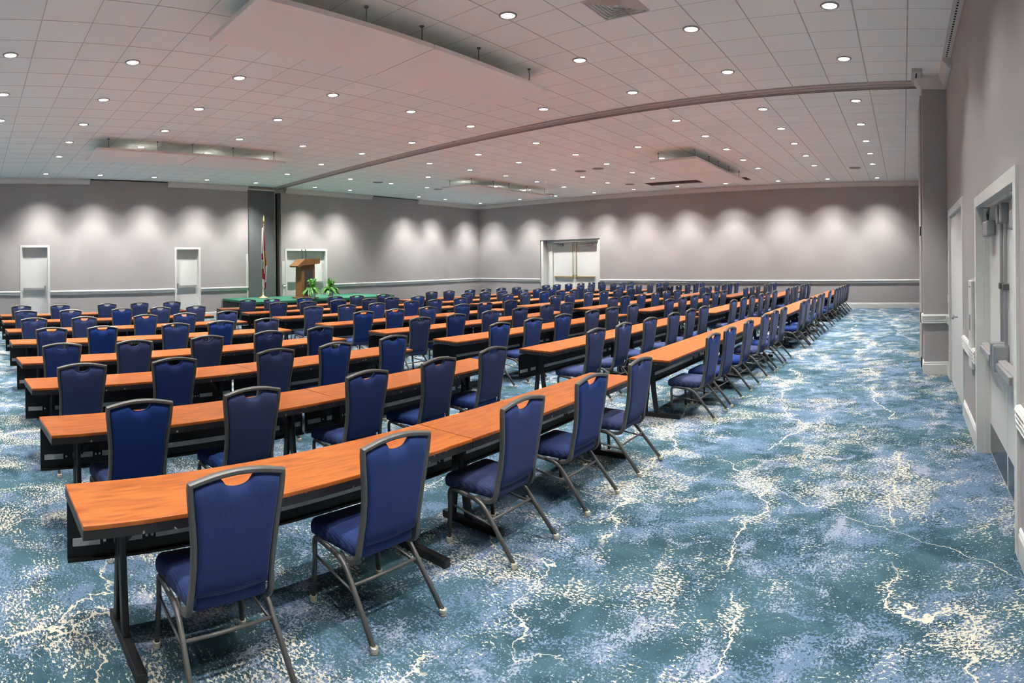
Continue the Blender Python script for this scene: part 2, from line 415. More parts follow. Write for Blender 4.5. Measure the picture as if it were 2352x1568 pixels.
DOWNLIGHTS=[(-18.91,18.12),(-18.89,9.84),(-18.83,19.88),(-18.81,21.76),(-18.71,14.19),(-18.51,7.89),(-18.26,5.94),(-17.92,4.07),(-17.67,2.27),(-16.84,16.19),(-16.8,9.83),(-16.77,14.26),(-16.69,12.32),(-15.83,2.27),(-14.79,17.96),(-14.73,16.04),(-14.72,14.21),(-14.69,9.77),(-14.67,19.67),(-14.62,7.86),(-14.45,6.01),(-14.21,4.11),(-13.95,2.25),(-12.8,19.83),(-12.8,21.67),(-12.76,17.91),(-12.71,14.13),(-12.68,12.3),(-12.68,15.95),(-12.66,9.75),(-12.62,7.84),(-12.59,6.06),(-12.36,4.13),(-12.17,2.27),(-11.98,0.52),(-10.85,21.73),(-10.77,19.73),(-10.76,9.84),(-10.73,17.83),(-10.71,12.27),(-10.67,14.06),(-10.66,15.89),(-10.57,5.97),(-10.43,4.17),(-10.3,2.29),(-10.17,0.5),(-8.8,17.88),(-8.75,19.43),(-8.69,15.88),(-8.65,14.01),(-8.61,9.61),(-8.59,12.04),(-8.57,7.82),(-8.54,5.94),(-8.46,4.08),(-8.31,2.29),(-8.27,0.51),(-6.81,15.78),(-6.69,13.94),(-6.57,9.47),(-4.7,20.6),(-4.69,11.67),(-4.69,16.98),(-4.67,15.22),(-4.67,18.73),(-4.64,13.41),(-4.6,9.39),(-4.53,7.48),(-4.4,5.61),(-2.8,18.61),(-2.8,20.39),(-2.77,14.97),(-2.77,16.8),(-2.74,13.19),(-2.73,11.38),(-2.72,8.97),(-2.65,7.14),(-0.95,20.52),(-0.94,18.62),(-0.92,13.08),(-0.92,14.95),(-0.92,16.75),(-0.87,11.12),(-0.86,8.77),(-0.84,6.91)]
# ------------------------------------------------------------------ the room
H = 4.9
WALLS = {
    'left': (Vector((-19.7, 0, 0)), math.atan2(-1, .035)),     # local x runs towards smaller world Y, local y into the room
    'far': (Vector((0, 22.7815, 0)), math.atan2(.035, -1)),    # local x runs towards smaller world X
    'right': (Vector((.73, 0, 0)), PI / 2),                    # local x runs towards larger world Y
}
def wobj(wall, name, vf, mat, parent=None, **k):
    o, a = WALLS[wall]
    return mesh(name, vf[0], vf[1], mat, parent, loc=o if parent is None else None, rz=a if parent is None else 0, **k)
def struct(o): o['kind'] = 'structure'; return o

def wall_with_openings(wall, name, s0, s1, z1, ops, th=.5):
    parts = []; cur = s0
    for a, b, zt in sorted(ops):
        parts.append(box(cur, a, -th, 0, 0, z1)); parts.append(box(a, b, -th, 0, zt, z1)); cur = b
    parts.append(box(cur, s1, -th, 0, 0, z1))
    return struct(wobj(wall, name, join(*parts), M['wall']))

wall_with_openings('left', 'wall_left', -24.1, 7.6, H, [(-2.43, -1.56, 2.57), (-7.93, -7.06, 2.50), (-13.58, -11.70, 2.46), (-11.45, -11.14, 4.72)])
wall_with_openings('far', 'wall_far', -1.3, 20.6, H, [(13.12, 16.5, 2.95)])
wall_with_openings('right', 'wall_right', -7, 23.0, H + .1, [(3.77, 5.76, 2.42), (7.19, 9.23, 2.57)])
struct(mesh('wall_back', *box(-20, 1.3, -7.5, -7, 0, H), M['wall']))
struct(mesh('floor', *box(-21.2, 1.5, -7.5, 24.2, -.05, 0), M['carpet']))
struct(mesh('ceiling', *box(-21.2, 1.5, -7.5, 24.2, H, H + .06), M['ceiling']))
# pier that carries the end of the partition track
struct(mesh('wall_pier', *box(.33, .735, 9.75, 10.04, 0, H), M['wall']))
struct(wobj('left', 'wall_pocket', box(-11.46, -11.13, -.5, -.3, 0, 4.72), M['dark']))

# trim profiles
CROWN = [(0, 4.70), (.018, 4.70), (.025, 4.73), (.05, 4.745), (.095, 4.82), (.125, 4.84), (.13, 4.898), (0, 4.898)]
RAIL = [(0, .955), (.018, .955), (.034, .985), (.026, 1.005), (.036, 1.03), (.05, 1.055), (.05, 1.075), (.03, 1.095), (0, 1.10)]
RIBS = [(0, .84), (.02, .84), (.034, .855), (.022, .875), (.036, .89), (.024, .91), (.038, .925), (.026, .945), (.042, .96), (.03, .985), (0, .99)]
BASE = [(0, 0), (.02, 0), (.02, .16), (.012, .175), (.016, .19), (.006, .205), (0, .205)]
tn = [0]
def trim(wall, prof, s0, s1, name=None, mat='white'):
    tn[0] += 1
    return struct(wobj(wall, name or 'trim_%d' % tn[0], extrude_profile(prof, (s0, 0), (s1, 0), (0, 1)), M[mat]))
for a, b in ((-3.9, 7), (-9.96, -6.75), (-16.1, -11.66), (-23.5, -18.95)): trim('left', CROWN, a, b, mat='crown')
trim('far', CROWN, -.72, 20.45, mat='crown')
for a, b in ((-1.48, 7), (-6.97, -2.51), (-9.95, -8.01), (-11.62, -11.52), (-23.5, -13.66)): trim('left', RAIL, a, b)
for a, b in ((-.72, 13.12), (16.5, 20.45)): trim('far', RAIL, a, b)
for a, b in ((-1.48, 7), (-6.97, -2.51), (-9.95, -8.01), (-23.5, -13.66)): trim('left', BASE, a, b, 'baseboard_left')
for a, b in ((-.72, 13.12), (16.5, 20.45)): trim('far', BASE, a, b, 'baseboard_far')
for a, b in ((-7, 3.67), (5.86, 7.09), (9.33, 9.75)):
    trim('right', RIBS, a, b); trim('right', BASE, a, b, 'baseboard_right')
for a, b in ((-6.75, -3.9), (-18.95, -16.1)):
    tn[0] += 1; struct(wobj('left', 'trim_%d' % tn[0], box(a, b, 0, .012, 4.865, 4.898), M['dark']))  # no real trim: dark strip painted as the shadowy gap where the crown stops
# the pier's own trim (front face and the side towards the room)
def pier_trim(prof, name, mat='white'):
    V1 = extrude_profile(prof, (.73, 9.75), (.33, 9.75), (0, -1), 0, -1)
    V2 = extrude_profile(prof, (.33, 9.75), (.33, 10.04), (-1, 0), -1, 0)
    struct(mesh(name, *join(V1, V2), M[mat]))
pier_trim(RIBS, 'trim_30'); pier_trim(BASE, 'baseboard_pier'); pier_trim(CROWN, 'trim_31', 'crown')
trim('right', CROWN, 8.75, 9.75, mat='crown')
# white corner guards either side of the pocket
for s0, s1, z0, z1 in ((-9.97, -9.87, 1.1, 2.33), (-9.97, -9.91, 0, .955), (-11.6, -11.47, 1.14, 2.05), (-11.6, -11.5, 0, .955)):
    tn[0] += 1; struct(wobj('left', 'trim_%d' % tn[0], box(s0, s1, 0, .03, z0, z1, .004), M['white']))

# ------------------------------------------------------------------ doors
def uframe(s0, s1, z1, w, y0, y1):
    """three-sided casing around an opening, one piece"""
    p = [(s0 - w, 0), (s0 - w, z1 + w), (s1 + w, z1 + w), (s1 + w, 0), (s1, 0), (s1, z1), (s0, z1), (s0, 0)]
    V = [(a, y0, b) for a, b in p] + [(a, y1, b) for a, b in p]
    quads = [(0, 1, 6, 7), (1, 2, 5, 6), (2, 3, 4, 5)]
    F = [tuple(q) for q in quads] + [tuple(i + 8 for i in reversed(q)) for q in quads]
    F += [(i, i + 8, (i + 1) % 8 + 8, (i + 1) % 8) for i in range(8)]
    return V, F

def panic_bar(parent, s0, s1, y, z, mat, latch_at, name='panic_bar', d=.075):
    o = mesh(name, *join(box(s0, s1, y + .02, y + d, z - .032, z + .032, .006)), M[mat], parent)
    w = .05 if latch_at > (s0 + s1) / 2 else -.05
    mesh('latch_case', *box(min(latch_at, latch_at - w), max(latch_at, latch_at - w), y, y + d + .02, z - .09, z + .10, .01), M[mat], o)
    return o

def single_door(n, s0, s1, zt, latch_left):
    o, a = WALLS['left']
    d = wobj('left', 'door_%d' % n, box(s0, s1, -.17, -.125, .005, zt), M['door']); struct(d)
    mesh('door_casing', *uframe(s0 + .004, s1 - .004, zt - .004, .075, -.02, .022), M['white'], d)
    mesh('door_jamb', *uframe(s0 + .012, s1 - .012, zt - .012, .012, -.125, .0), M['white'], d)
    panic_bar(d, s0 + .06, s1 - .06, -.125, 1.17, 'closer', s0 + .06 if latch_left else s1 - .06)
    mesh('peephole', *box((s0 + s1) / 2 - .008, (s0 + s1) / 2 + .008, -.128, -.12, 1.70, 1.716), M['frame'], d)
    return d
single_door(1, -2.43, -1.56, 2.57, True)
single_door(2, -7.93, -7.06, 2.50, False)

# door 3: pair of leaves behind the stage
d = struct(wobj('left', 'door_3', box(-12.62, -11.70, -.17, -.125, .005, 2.46), M['door']))
mesh('door_leaf', *box(-13.58, -12.63, -.17, -.125, .005, 2.46), M['door'], d)
mesh('door_casing', *uframe(-13.576, -11.704, 2.456, .08, -.02, .022), M['white'], d)
mesh('door_jamb', *uframe(-13.57, -11.71, 2.45, .012, -.125, 0), M['white'], d)
panic_bar(d, -12.56, -11.78, -.125, 1.19, 'closer', -12.56); panic_bar(d, -13.5, -12.7, -.125, 1.19, 'closer', -12.7)

# door 4: recessed pair in the far wall with brass hardware
d = struct(wobj('far', 'door_4', box(13.46, 14.68, -.36, -.31, .005, 2.84), M['door']))
mesh('door_leaf', *box(14.70, 15.92, -.36, -.31, .005, 2.84), M['door'], d)
mesh('meeting_stile', *box(14.672, 14.708, -.33, -.295, .005, 2.84), M['white'], d)
mesh('door_frame', *uframe(13.42, 15.96, 2.87, .07, -.36, -.27), M['white'], d)
for s0, s1, y0, y1 in ((13.13, 13.36, -.44, -.12), (16.02, 16.46, -.44, -.30), (16.34, 16.49, -.32, -.03), (13.13, 13.24, -.14, -.03)):
    mesh('jamb_panel', *box(s0, s1, y0, y1, 0, 2.93, .012), M['white'], d)
mesh('head_panel', *box(13.13, 16.49, -.45, -.30, 2.9, 2.945), M['white'], d)
for k, (s0, s1, l) in enumerate(((13.56, 14.62, 14.62), (14.76, 15.84, 14.76))):
    panic_bar(d, s0, s1, -.31, 1.19, 'brass', l)
    c = 14.59 if k == 0 else 14.79
    mesh('vertical_rod', *sweep([(c, -.28, 1.25), (c, -.28, 2.82)], circ_sec(.014, 8), up=(0, 1, 0)), M['brass'], d)
    c = 13.85 if k == 0 else 15.5
    cl = mesh('door_closer', *box(c - .17, c + .17, -.31, -.25, 2.66, 2.73, .01), M['chrome'], d)
    mesh('closer_arm', *sweep([(c, -.25, 2.75), (c - .3, -.2, 2.79), (c + .1, -.14, 2.8)], rect_sec(.02, .012, .002)), M['chrome'], cl)

# door 5: closet door in the right-hand wall, one wide painted leaf
d = struct(wobj('right', 'door_5', box(7.22, 9.2, -.06, -.015, .005, 2.55), M['door']))
mesh('door_casing', *uframe(7.198, 9.222, 2.562, .10, -.06, .02), M['white'], d)
kn = mesh('door_knob', *lathe([(.012, 0), (.012, .05), (.03, .055), (.034, .07), (.026, .085), (.006, .088)], 14), M['chrome'], d)
kn.location = (8.15, -.015, 1.10); kn.rotation_euler = (-PI / 2, 0, 0)
for z in (.35, 1.15, 2.1): mesh('hinge', *box(9.19, 9.235, -.01, .03, z, z + .12), M['white'], d)

# door 6: pair of exit doors nearest the camera
d = struct(wobj('right', 'door_6', box(4.77, 5.74, -.155, -.11, .005, 2.40), M['door']))
mesh('door_leaf', *box(3.79, 4.76, -.155, -.11, .005, 2.40), M['door'], d)
mesh('door_casing', *uframe(3.778, 5.752, 2.412, .10, -.12, .022), M['white'], d)
mesh('door_stop', *uframe(3.80, 5.73, 2.385, .03, -.11, -.06), M['white'], d)
for s0, s1, l, rod in ((4.83, 5.68, 4.83, 4.86), (3.85, 4.70, 4.70, 4.67)):
    b = mesh('panic_bar', *box(s0, s1, -.09, -.015, 1.02, 1.10, .012), M['closer'], d)
    mesh('push_pad', *box(s0 + .18, s1 - .1, -.02, .01, 1.03, 1.09, .008), M['closer'], b)
    mesh('latch_case', *box(l - .045, l + .045, -.11, .02, 1.0, 1.22, .02), M['chrome'], b)
    mesh('vertical_rod', *sweep([(rod, -.085, 1.2), (rod, -.085, 2.22)], circ_sec(.015, 8), up=(0, 1, 0)), M['chrome'], d)
    mesh('rod_guide', *box(rod - .03, rod + .03, -.11, -.06, 1.66, 1.71, .005), M['frame'], d)
    c = (s0 + s1) / 2 + (.22 if s0 > 4 else -.22)
    cl = mesh('door_closer', *box(c - .17, c + .13, -.11, -.025, 2.12, 2.26, .015), M['closer'], d)
    mesh('closer_arm', *sweep([(c, -.06, 2.26), (c, -.06, 2.33), (c - .3, -.03, 2.36), (c - .12, .0, 2.375)], rect_sec(.025, .014, .002)), M['frame'], cl)
    mesh('rod_latch', *box(rod - .035, rod + .035, -.11, -.04, 2.2, 2.36, .01), M['closer'], d)
    mesh('kick_plate', *box(s0 - .03, s1 + .03, -.112, -.107, .03, .30), M['kick'], d)

# tall white panel between the doors
p = tag(empty('wall_access_panel', (.73, 6.2, .76)), 'tall narrow white access panel on the wall between closet door and exit doors', 'access panel')
mesh('cover', *box(-.035, 0, -.13, .13, 0, .92, .008), M['white'], p)
mesh('display', *box(-.042, -.03, -.05, .05, .40, .56, .004), M['closer'], p)
mesh('latch_slot', *box(-.038, -.03, -.08, .08, .85, .86), M['frame'], p)

# light switch beside the closet door
t = tag(mesh('light_switch', *box(.716, .728, 9.5, 9.58, 1.2, 1.32, .003), M['paper']), 'small white light switch plate between the closet door and the pier', 'light switch')

# ------------------------------------------------------------------ partition track, pocket panels
def place(o, loc, rz): o.location = loc; o.rotation_euler = (0, 0, rz); return o
ax, ay, bx, by = -20.05, 11.28, .28, 10.12
tl = math.hypot(bx - ax, by - ay); ta = math.atan2(by - ay, bx - ax)
tr = tag(empty('partition_track', (ax, ay, H), ta), 'long grey aluminium partition track crossing the whole ceiling', 'ceiling track')
mesh('housing', *extrude_profile([(-.2, -.001), (-.2, -.03), (-.09, -.035), (-.08, -.06), (.08, -.06), (.09, -.035), (.2, -.03), (.2, -.001)], (0, 0), (tl, 0), (0, 1)), M['track'], tr)
for o_ in (-.05, 0.0, .05): mesh('groove', *box(0, tl, o_ - .009, o_ + .009, -.0635, -.058), M['trackgroove'], tr)
mesh('groove', *box(0, tl, -.13, -.11, -.034, -.028), M['trackgroove'], tr); mesh('groove', *box(0, tl, .11, .13, -.034, -.028), M['trackgroove'], tr)
t2 = tag(empty('track_stub', (.23, 9.3, H)), 'short grey track stub on the ceiling beside the pier crown', 'ceiling track')
mesh('housing', *box(-.075, .075, 0, .68, -.05, -.001, .005), M['track'], t2); mesh('groove', *box(-.012, .012, .1, .68, -.054, -.048), M['dark'], t2)
pp = tag(wobj('left', 'folding_wall_panel', box(-11.13, -9.98, .002, .07, 0, 4.78), M['felt']), 'tall grey felt-covered folding wall panel beside the black pocket', 'partition panel')
mesh('edge_strip', *box(-11.145, -11.125, .0, .08, 0, 4.78), M['chrome'], pp)
mesh('top_cap', *box(-11.13, -9.98, .0, .085, 4.75, 4.80), M['white'], pp)
pk = tag(empty('pocket_door', (.33, 10.06, 0)), 'narrow painted pocket door edge standing behind the pier', 'pocket door')
mesh('leaf', *box(-.03, .03, 0, 1.12, .02, 4.68), M['wall'], pk)
for z in (.06, .82, 2.3): mesh('hinge', *box(-.045, -.028, .0, .14, z, z + .16), M['dark'], pk)

# ------------------------------------------------------------------ ceiling fixtures
def ordinal(i): return ['first', 'second', 'third', 'fourth', 'fifth', 'sixth', 'seventh', 'eighth', 'ninth', 'tenth', 'eleventh', 'twelfth', 'thirteenth'][i]
lens_me = trim_me = None
def make_downlight():
    r = empty('ceiling_downlight', (0, 0, 0))
    V, F = lathe([(.084, -.004), (.088, -.014), (.11, -.010), (.114, -.0005)], 28)
    F = F[:-2]
    mesh('trim_ring', V, F, M['trimring'], r, smooth=True)
    mesh('lens', *lathe([(.085, -.004), (.085, -.0055)], 28), M['lens'], r)
    return r
proto_dl = make_downlight()
SPOT = bpy.data.lights.new('downlight_lamp', 'SPOT')
SPOT.energy = SPOT_W; SPOT.spot_size = math.radians(78); SPOT.spot_blend = .55; SPOT.shadow_soft_size = .07; SPOT.color = (1, .985, .965)
WASH = SPOT.copy(); WASH.name = 'wall_washer_lamp'; WASH.energy = WASH_W; WASH.spot_size = math.radians(106); WASH.spot_blend = 1.0; WASH.shadow_soft_size = .06
def copy_tree(o, parent=None):
    c = o.copy(); COL.objects.link(c)
    if parent is not None: c.parent = parent
    for ch in o.children: copy_tree(ch, c)
    return c
cols = {}
DOWNLIGHTS += [(-6.8, 21.4), (-8.85, 21.4), (-14.85, 21.6), (-16.95, 21.7), (-18.87, 12.45)]
for (x, y) in DOWNLIGHTS: cols.setdefault(round((-.9 - x) / 1.98), []).append((y, x))
first = True; n_dl = 0
for c in sorted(cols):
    for k, (y, x) in enumerate(sorted(cols[c])):
        side = 'near' if y < 10.6 else 'far'
        kk = k if side == 'near' else k - sum(1 for q in cols[c] if q[0] < 10.6)
        r = proto_dl if first else copy_tree(proto_dl)
        first = False
        wash = (x < -17.3 and y < 20.9) or y > 20.3 or (x < -18.2)
        if x < -17.3: x = -19.7 - .035 * y + .95
        if y > 20.3: y = 22.78 - .035 * x - 1.0
        r.location = (x, y, H)
        tag(r, 'lit round downlight, %s along the %s line from the exit doors, %s partition track' % (ordinal(kk), ordinal(c), 'before' if side == 'near' else 'beyond'), 'downlight', 'lit round downlights in the ceiling')
        L_ = bpy.data.objects.new('downlight_lamp', WASH if wash else SPOT); link(L_, r); L_.location = (0, 0, -.03); n_dl += 1
# the same rows of lamps go on overhead and behind the camera, out of the picture
seen = [(x, y) for x, y in DOWNLIGHTS]
for i in range(11):
    for j in range(-4, 5):
        x = -.9 - 1.95 * i; y = .5 + 1.85 * j
        if y > 8 or any(math.hypot(x - a, y - b) < 1.2 for a, b in seen): continue
        px_, py_ = math.atan2(x, y), 0
        if y > 1.5 and x < -7.5: continue
        if x > -5.4 and x < -4.2 and 2.5 < y < 7.9: continue
        L_ = bpy.data.objects.new('ceiling_lamp', SPOT); link(L_); L_.location = (x, y, H - .03)

DOORL = SPOT.copy(); DOORL.energy = 260; DOORL.spot_size = math.radians(100); DOORL.spot_blend = 1.0; DOORL.shadow_soft_size = .25
for x, y in ((-.3, 1.2), (-.3, 2.9), (-.3, 4.6), (-.3, 6.3)):      # lamps over the exit doors, above the picture
    L_ = bpy.data.objects.new('ceiling_lamp', DOORL); link(L_); L_.location = (x, y, H - .03)

def cloud(name_corners, label):
    zb = 4.60
    cx_ = sum(p[0] for p in name_corners) / 4; cy_ = sum(p[1] for p in name_corners) / 4
    r = tag(empty('ceiling_cloud_panel', (cx_, cy_, zb)), label, 'acoustic panel', 'suspended acoustic cloud panels')
    c = [(p[0] - cx_, p[1] - cy_) for p in name_corners]
    def at(u, v):
        a = [c[0][i] * (1 - u) + c[1][i] * u for i in (0, 1)]; b = [c[3][i] * (1 - u) + c[2][i] * u for i in (0, 1)]
        return tuple(a[i] * (1 - v) + b[i] * v for i in (0, 1))
    for h in (0, 1):
        u0, u1 = (0, .4985) if h == 0 else (.5015, 1)
        q = [at(u0, 0), at(u1, 0), at(u1, 1), at(u0, 1)]
        V = [(x, y, 0) for x, y in q] + [(x, y, .055) for x, y in q]
        F = [(0, 3, 2, 1), (4, 5, 6, 7)] + [(i, (i + 1) % 4, (i + 1) % 4 + 4, i + 4) for i in range(4)]
        mesh('panel', V, F, [M['cloud'], M['cloudedge']], r, midx=[0, 1, 1, 1, 1, 1])
    for u in (.06, .3, .48, .7, .94):
        for v in (.1, .9):
            x, y = at(u, v)
            w = mesh('hanging_wire', *sweep([(x, y, .055), (x, y, H - zb)], circ_sec(.006, 6), up=(0, 1, 0)), M['wire'], r)
            mesh('ceiling_cap', *lathe([(.022, H - zb - .018), (.03, H - zb - .004), (.03, H - zb - .001)], 12, x, y), M['wire'], w)
cloud([(-5.25, 2.75), (-5.25, 7.65), (-6.52, 7.8), (-6.52, 2.75)], 'large cream suspended ceiling panel overhead beyond the first table rows')
cloud([(-13.3, 2.8), (-13.55, 7.9), (-15.1, 8.0), (-14.75, 2.8)], 'cream suspended ceiling panel towards the wall with the plain doors')
cloud([(-13.75, 15.2), (-13.65, 20.2), (-15.15, 20.2), (-15.05, 15.2)], 'cream suspended ceiling panel closest to the far room corner')
cloud([(-5.32, 14.6), (-5.32, 19.5), (-6.75, 19.7), (-6.75, 14.8)], 'cream suspended ceiling panel in front of the brown ceiling slot')

s = tag(empty('projector_slot', (-7.6, 20.95, H)), 'long brown screen slot in the ceiling by the far wall', 'ceiling slot')
mesh('opening', *box(-2.05, 2.0, -.32, .32, -.006, -.001), M['brownvoid'], s)
mesh('lip', *box(-2.07, 2.02, .32, .36, -.03, -.001), M['crown'], s)
s = tag(empty('air_diffuser', (-3.2, 6.12, H)), 'square louvred white air diffuser in the ceiling near the top edge', 'air vent')
for i in range(6):
    a, b = .30 - i * .045, .30 - i * .045 - .028
    V = [(-a, -a, -.002), (a, -a, -.002), (a, a, -.002), (-a, a, -.002), (-b, -b, -.018), (b, -b, -.018), (b, b, -.018), (-b, b, -.018)]
    mesh('louvre', V, [(i_, (i_ + 1) % 4, (i_ + 1) % 4 + 4, i_ + 4) for i_ in range(4)], M['diffuser'], s)
spk_l = ['beside the track above the stage edge', 'between stage corner and far corner', 'large one ahead of the far double doors', 'small one beside the large one', 'near the far wall between door and slot', 'near the far corner panel', 'by the far wall above the open aisle']
for (x, y), l in zip([(-16.83, 13.68), (-16.96, 16.91), (-10.13, 16.71), (-9.38, 16.56), (-10.25, 20.61), (-14.70, 21.57), (-1.57, 19.38)], spk_l):
    s = tag(mesh('ceiling_speaker', *lathe([(.19, -.001), (.19, -.008), (.17, -.012), (.02, -.014)], 24), M['grille'], loc=(x, y, H)), 'round ceiling speaker grille, ' + l, 'speaker', 'round ceiling speakers')
s = tag(empty('air_return_grille', (.66, 7.6, H)), 'long white perforated return grille along the wall above exit doors', 'air vent')
mesh('face', *box(-.06, .065, -5.5, 1.55, -.012, -.001), M['white'], s)
for i in range(60):
    if i % 1 == 0: mesh('slot', *box(-.012, .012, 1.4 - i * .08, 1.44 - i * .08, -.0135, -.0115), M['dark'], s)

# ------------------------------------------------------------------ stage, podium, flag, ferns
WX = -19.93
st = tag(empty('stage', (-18.72, 11.9, 0)), 'low stage platform with green carpet top and pleated black skirt', 'stage')
x0, x1, y0, y1 = -1.33, 1.27, -3.02, 3.05
mesh('deck', *box(x0, x1, y0, y1, .60, .68, .01), M['greencarpet'], st)
def skirt():
    V, F = [], []; pts = []
    path = [(x0 + .02, y0 + .02), (x1 - .02, y0 + .02), (x1 - .02, y1 - .02), (x0 + .02, y1 - .02)]
    for a, b in zip(path[:-1], path[1:]):
        L_ = math.dist(a, b); n = int(L_ / .022)
        dx, dy = (b[0] - a[0]) / L_, (b[1] - a[1]) / L_
        for i in range(n):
            t = i / n; w = .012 * math.sin(i * PI / 2 * 1.0) + .004 * math.sin(i * .7)
            pts.append((a[0] + (b[0] - a[0]) * t + dy * w, a[1] + (b[1] - a[1]) * t - dx * w))
    for i, (x, y) in enumerate(pts): V += [(x, y, .012), (x, y, .60)]
    F = [(2 * i, 2 * i + 2, 2 * i + 3, 2 * i + 1) for i in range(len(pts) - 1)]
    return V, F
mesh('skirt', *skirt(), M['skirt'], st)
mesh('platform_frame', *box(x0 + .08, x1 - .08, y0 + .08, y1 - .08, 0, .60), M['black'], st)

pd = tag(empty('podium', (-18.3, 11.42, .68)), 'wooden lectern with slanted top and black front panel on the stage', 'podium')
def prism_yz(poly, xa, xb):
    V = [(xa, y, z) for y, z in poly] + [(xb, y, z) for y, z in poly]; n = len(poly)
    return V, [tuple(range(n)), tuple(range(2 * n - 1, n - 1, -1))] + [(i, i + n, (i + 1) % n + n, (i + 1) % n) for i in range(n)]
mesh('body', *prism_yz([(-.29, .05), (.29, .05), (.27, 1.24), (-.27, 1.24)], -.22, .22), M['oak'], pd)
mesh('front_panel', *prism_yz([(-.17, .1), (.2, .1), (.19, 1.06), (-.17, 1.06)], .215, .226), M['podiumdark'], pd)
mesh('base', *box(-.28, .30, -.40, .38, 0, .05, .01), M['oak'], pd)
mesh('reading_top', *prism_yz([(-.50, 1.18), (-.46, 1.13), (-.27, 1.20), (.42, 1.25), (.46, 1.29), (.45, 1.43), (-.18, 1.43)], -.30, .30), M['oak'], pd)
for dy in (-.12, .04):
    mi = mesh('microphone', *sweep([(0, dy, 1.43), (-.02, dy, 1.6), (-.0, dy - .02, 1.74)], circ_sec(.008, 8), up=(0, 1, 0)), M['black'], pd)
    mesh('mic_head', *lathe([(.004, 1.73), (.016, 1.745), (.018, 1.77), (.008, 1.79)], 10, 0, dy - .02), M['black'], mi)

fl = tag(empty('flag_on_stand', (-19.3, 10.2, .68)), 'red and white flag with gold seal hanging on a stand on stage', 'flag')
mesh('stand_base', *lathe([(.19, 0), (.19, .02), (.10, .06), (.04, .10), (.025, .16), (.02, .2)], 24), M['gold'], fl, smooth=True)
mesh('pole', *sweep([(0, 0, .15), (0, .05, 2.72)], circ_sec(.017, 10), up=(0, 1, 0)), M['flagwhite'], fl)
mesh('collar', *lathe([(.03, 2.62), (.034, 2.64), (.02, 2.68), (.034, 2.72), (.02, 2.76)], 12, 0, .05), M['gold'], fl)
mesh('finial', *lathe([(.014, 2.76), (.03, 2.80), (.036, 2.86), (.026, 2.95), (.012, 3.02), (.004, 3.06)], 12, 0, .055), M['gold'], fl, smooth=True)
def flag_cloth():
    V, F, mi = [], [], []; NC, NR = 14, 40
    for r in range(NR + 1):
        t = r / NR; z = 2.60 - 2.25 * t
        w = .05 + .20 * min(1, t * 1.7) * (1 - .55 * max(0, t - .62) / .38)
        c0 = -.035 - .06 * math.sin(t * PI) * .8
        for c in range(NC + 1):
            u = c / NC
            y = c0 + w * u * 1.0; x = .035 + .05 * math.sin(u * PI * 5 + t * 2) * min(1, t * 3 + .3)
            zz = z + (.0 if t < .55 else (.10 * math.sin(u * 9)) * (t - .5))
            V.append((x, y, zz))
    for r in range(NR):
        t = r / NR
        for c in range(NC):
            u = c / NC
            a = r * (NC + 1) + c
            F.append((a, a + 1, a + NC + 2, a + NC + 1))
            m_ = 1
            if t < .5 and u > .55 + .1 * t and t < .38: m_ = 0
            if .40 < t < .51 and u < .33: m_ = 0
            if .36 < t < .62 and u > .48: m_ = 2
            if .55 < t < .66 and .45 < u < .7: m_ = 0
            if .66 < t < .84 and u < .28 + (t - .66): m_ = 0
            if t > .66 and .55 < u < .66: m_ = 0
            if t > .88 and u > .35: m_ = 0
            mi.append(m_)
    return V, F, mi
V, F, mi_ = flag_cloth()
fc = mesh('flag_cloth', V, F, [M['red'], M['flagwhite'], M['seal']], fl, smooth=True, midx=mi_)
md = fc.modifiers.new('thickness', 'SOLIDIFY'); md.thickness = .004

def fern(loc, label, seed, sc=1.0):
    rnd = random.Random(seed)
    r = tag(empty('potted_fern', loc), label, 'potted plant', 'potted ferns in front of the lectern')
    mesh('pot', *lathe([(.085, 0), (.115, .20), (.125, .205), (.125, .235), (.108, .235), (.10, .20)], 24), M['pot'], r, smooth=False)
    mesh('soil', *lathe([(.10, .195), (.10, .20)], 20), M['soil'], r)
    V, F = [], []
    for k in range(64):
        a = rnd.uniform(0, 2 * PI); L_ = rnd.uniform(.30, .50) * sc; rise = rnd.uniform(.14, .36) * sc; n = 9
        if k % 6 == 0: rise += .22
        P = []
        for i in range(n + 1):
            t = i / n
            d_ = L_ * (t ** .9) * (1 if k % 6 else .6); z = .21 + rise * math.sin(min(1, t * 1.15) * PI * .62) - .20 * t * t * (0 if k % 6 == 0 else 1)
            P.append(Vector((d_ * math.cos(a + .25 * t), d_ * math.sin(a + .25 * t), z)))
        for i in range(n):
            d_ = (P[i + 1] - P[i]).normalized(); s_ = d_.cross(Vector((0, 0, 1))).normalized()
            wdt = .055 * math.sin(PI * (.12 + .88 * (i + .5) / n)) + .012
            for sgn in (-1, 1):
                for h in (0, .5):
                    b = P[i].lerp(P[i + 1], h); e = b + d_ * .028
                    tip = b + s_ * sgn * wdt + d_ * .03 + Vector((0, 0, -.012))
                    q = len(V); V += [b, e, tip + d_ * .006, tip - d_ * .006]; F.append((q, q + 1, q + 2, q + 3))
    mesh('foliage', V, F, M['leaf'], r)
fern((-17.64, 11.30, .68), 'green fern in a white pot directly in front of the lectern', 3, .82)
fern((-17.7, 12.12, .68), 'green fern in a white pot beside the other fern, farther from the flag', 8, .82)

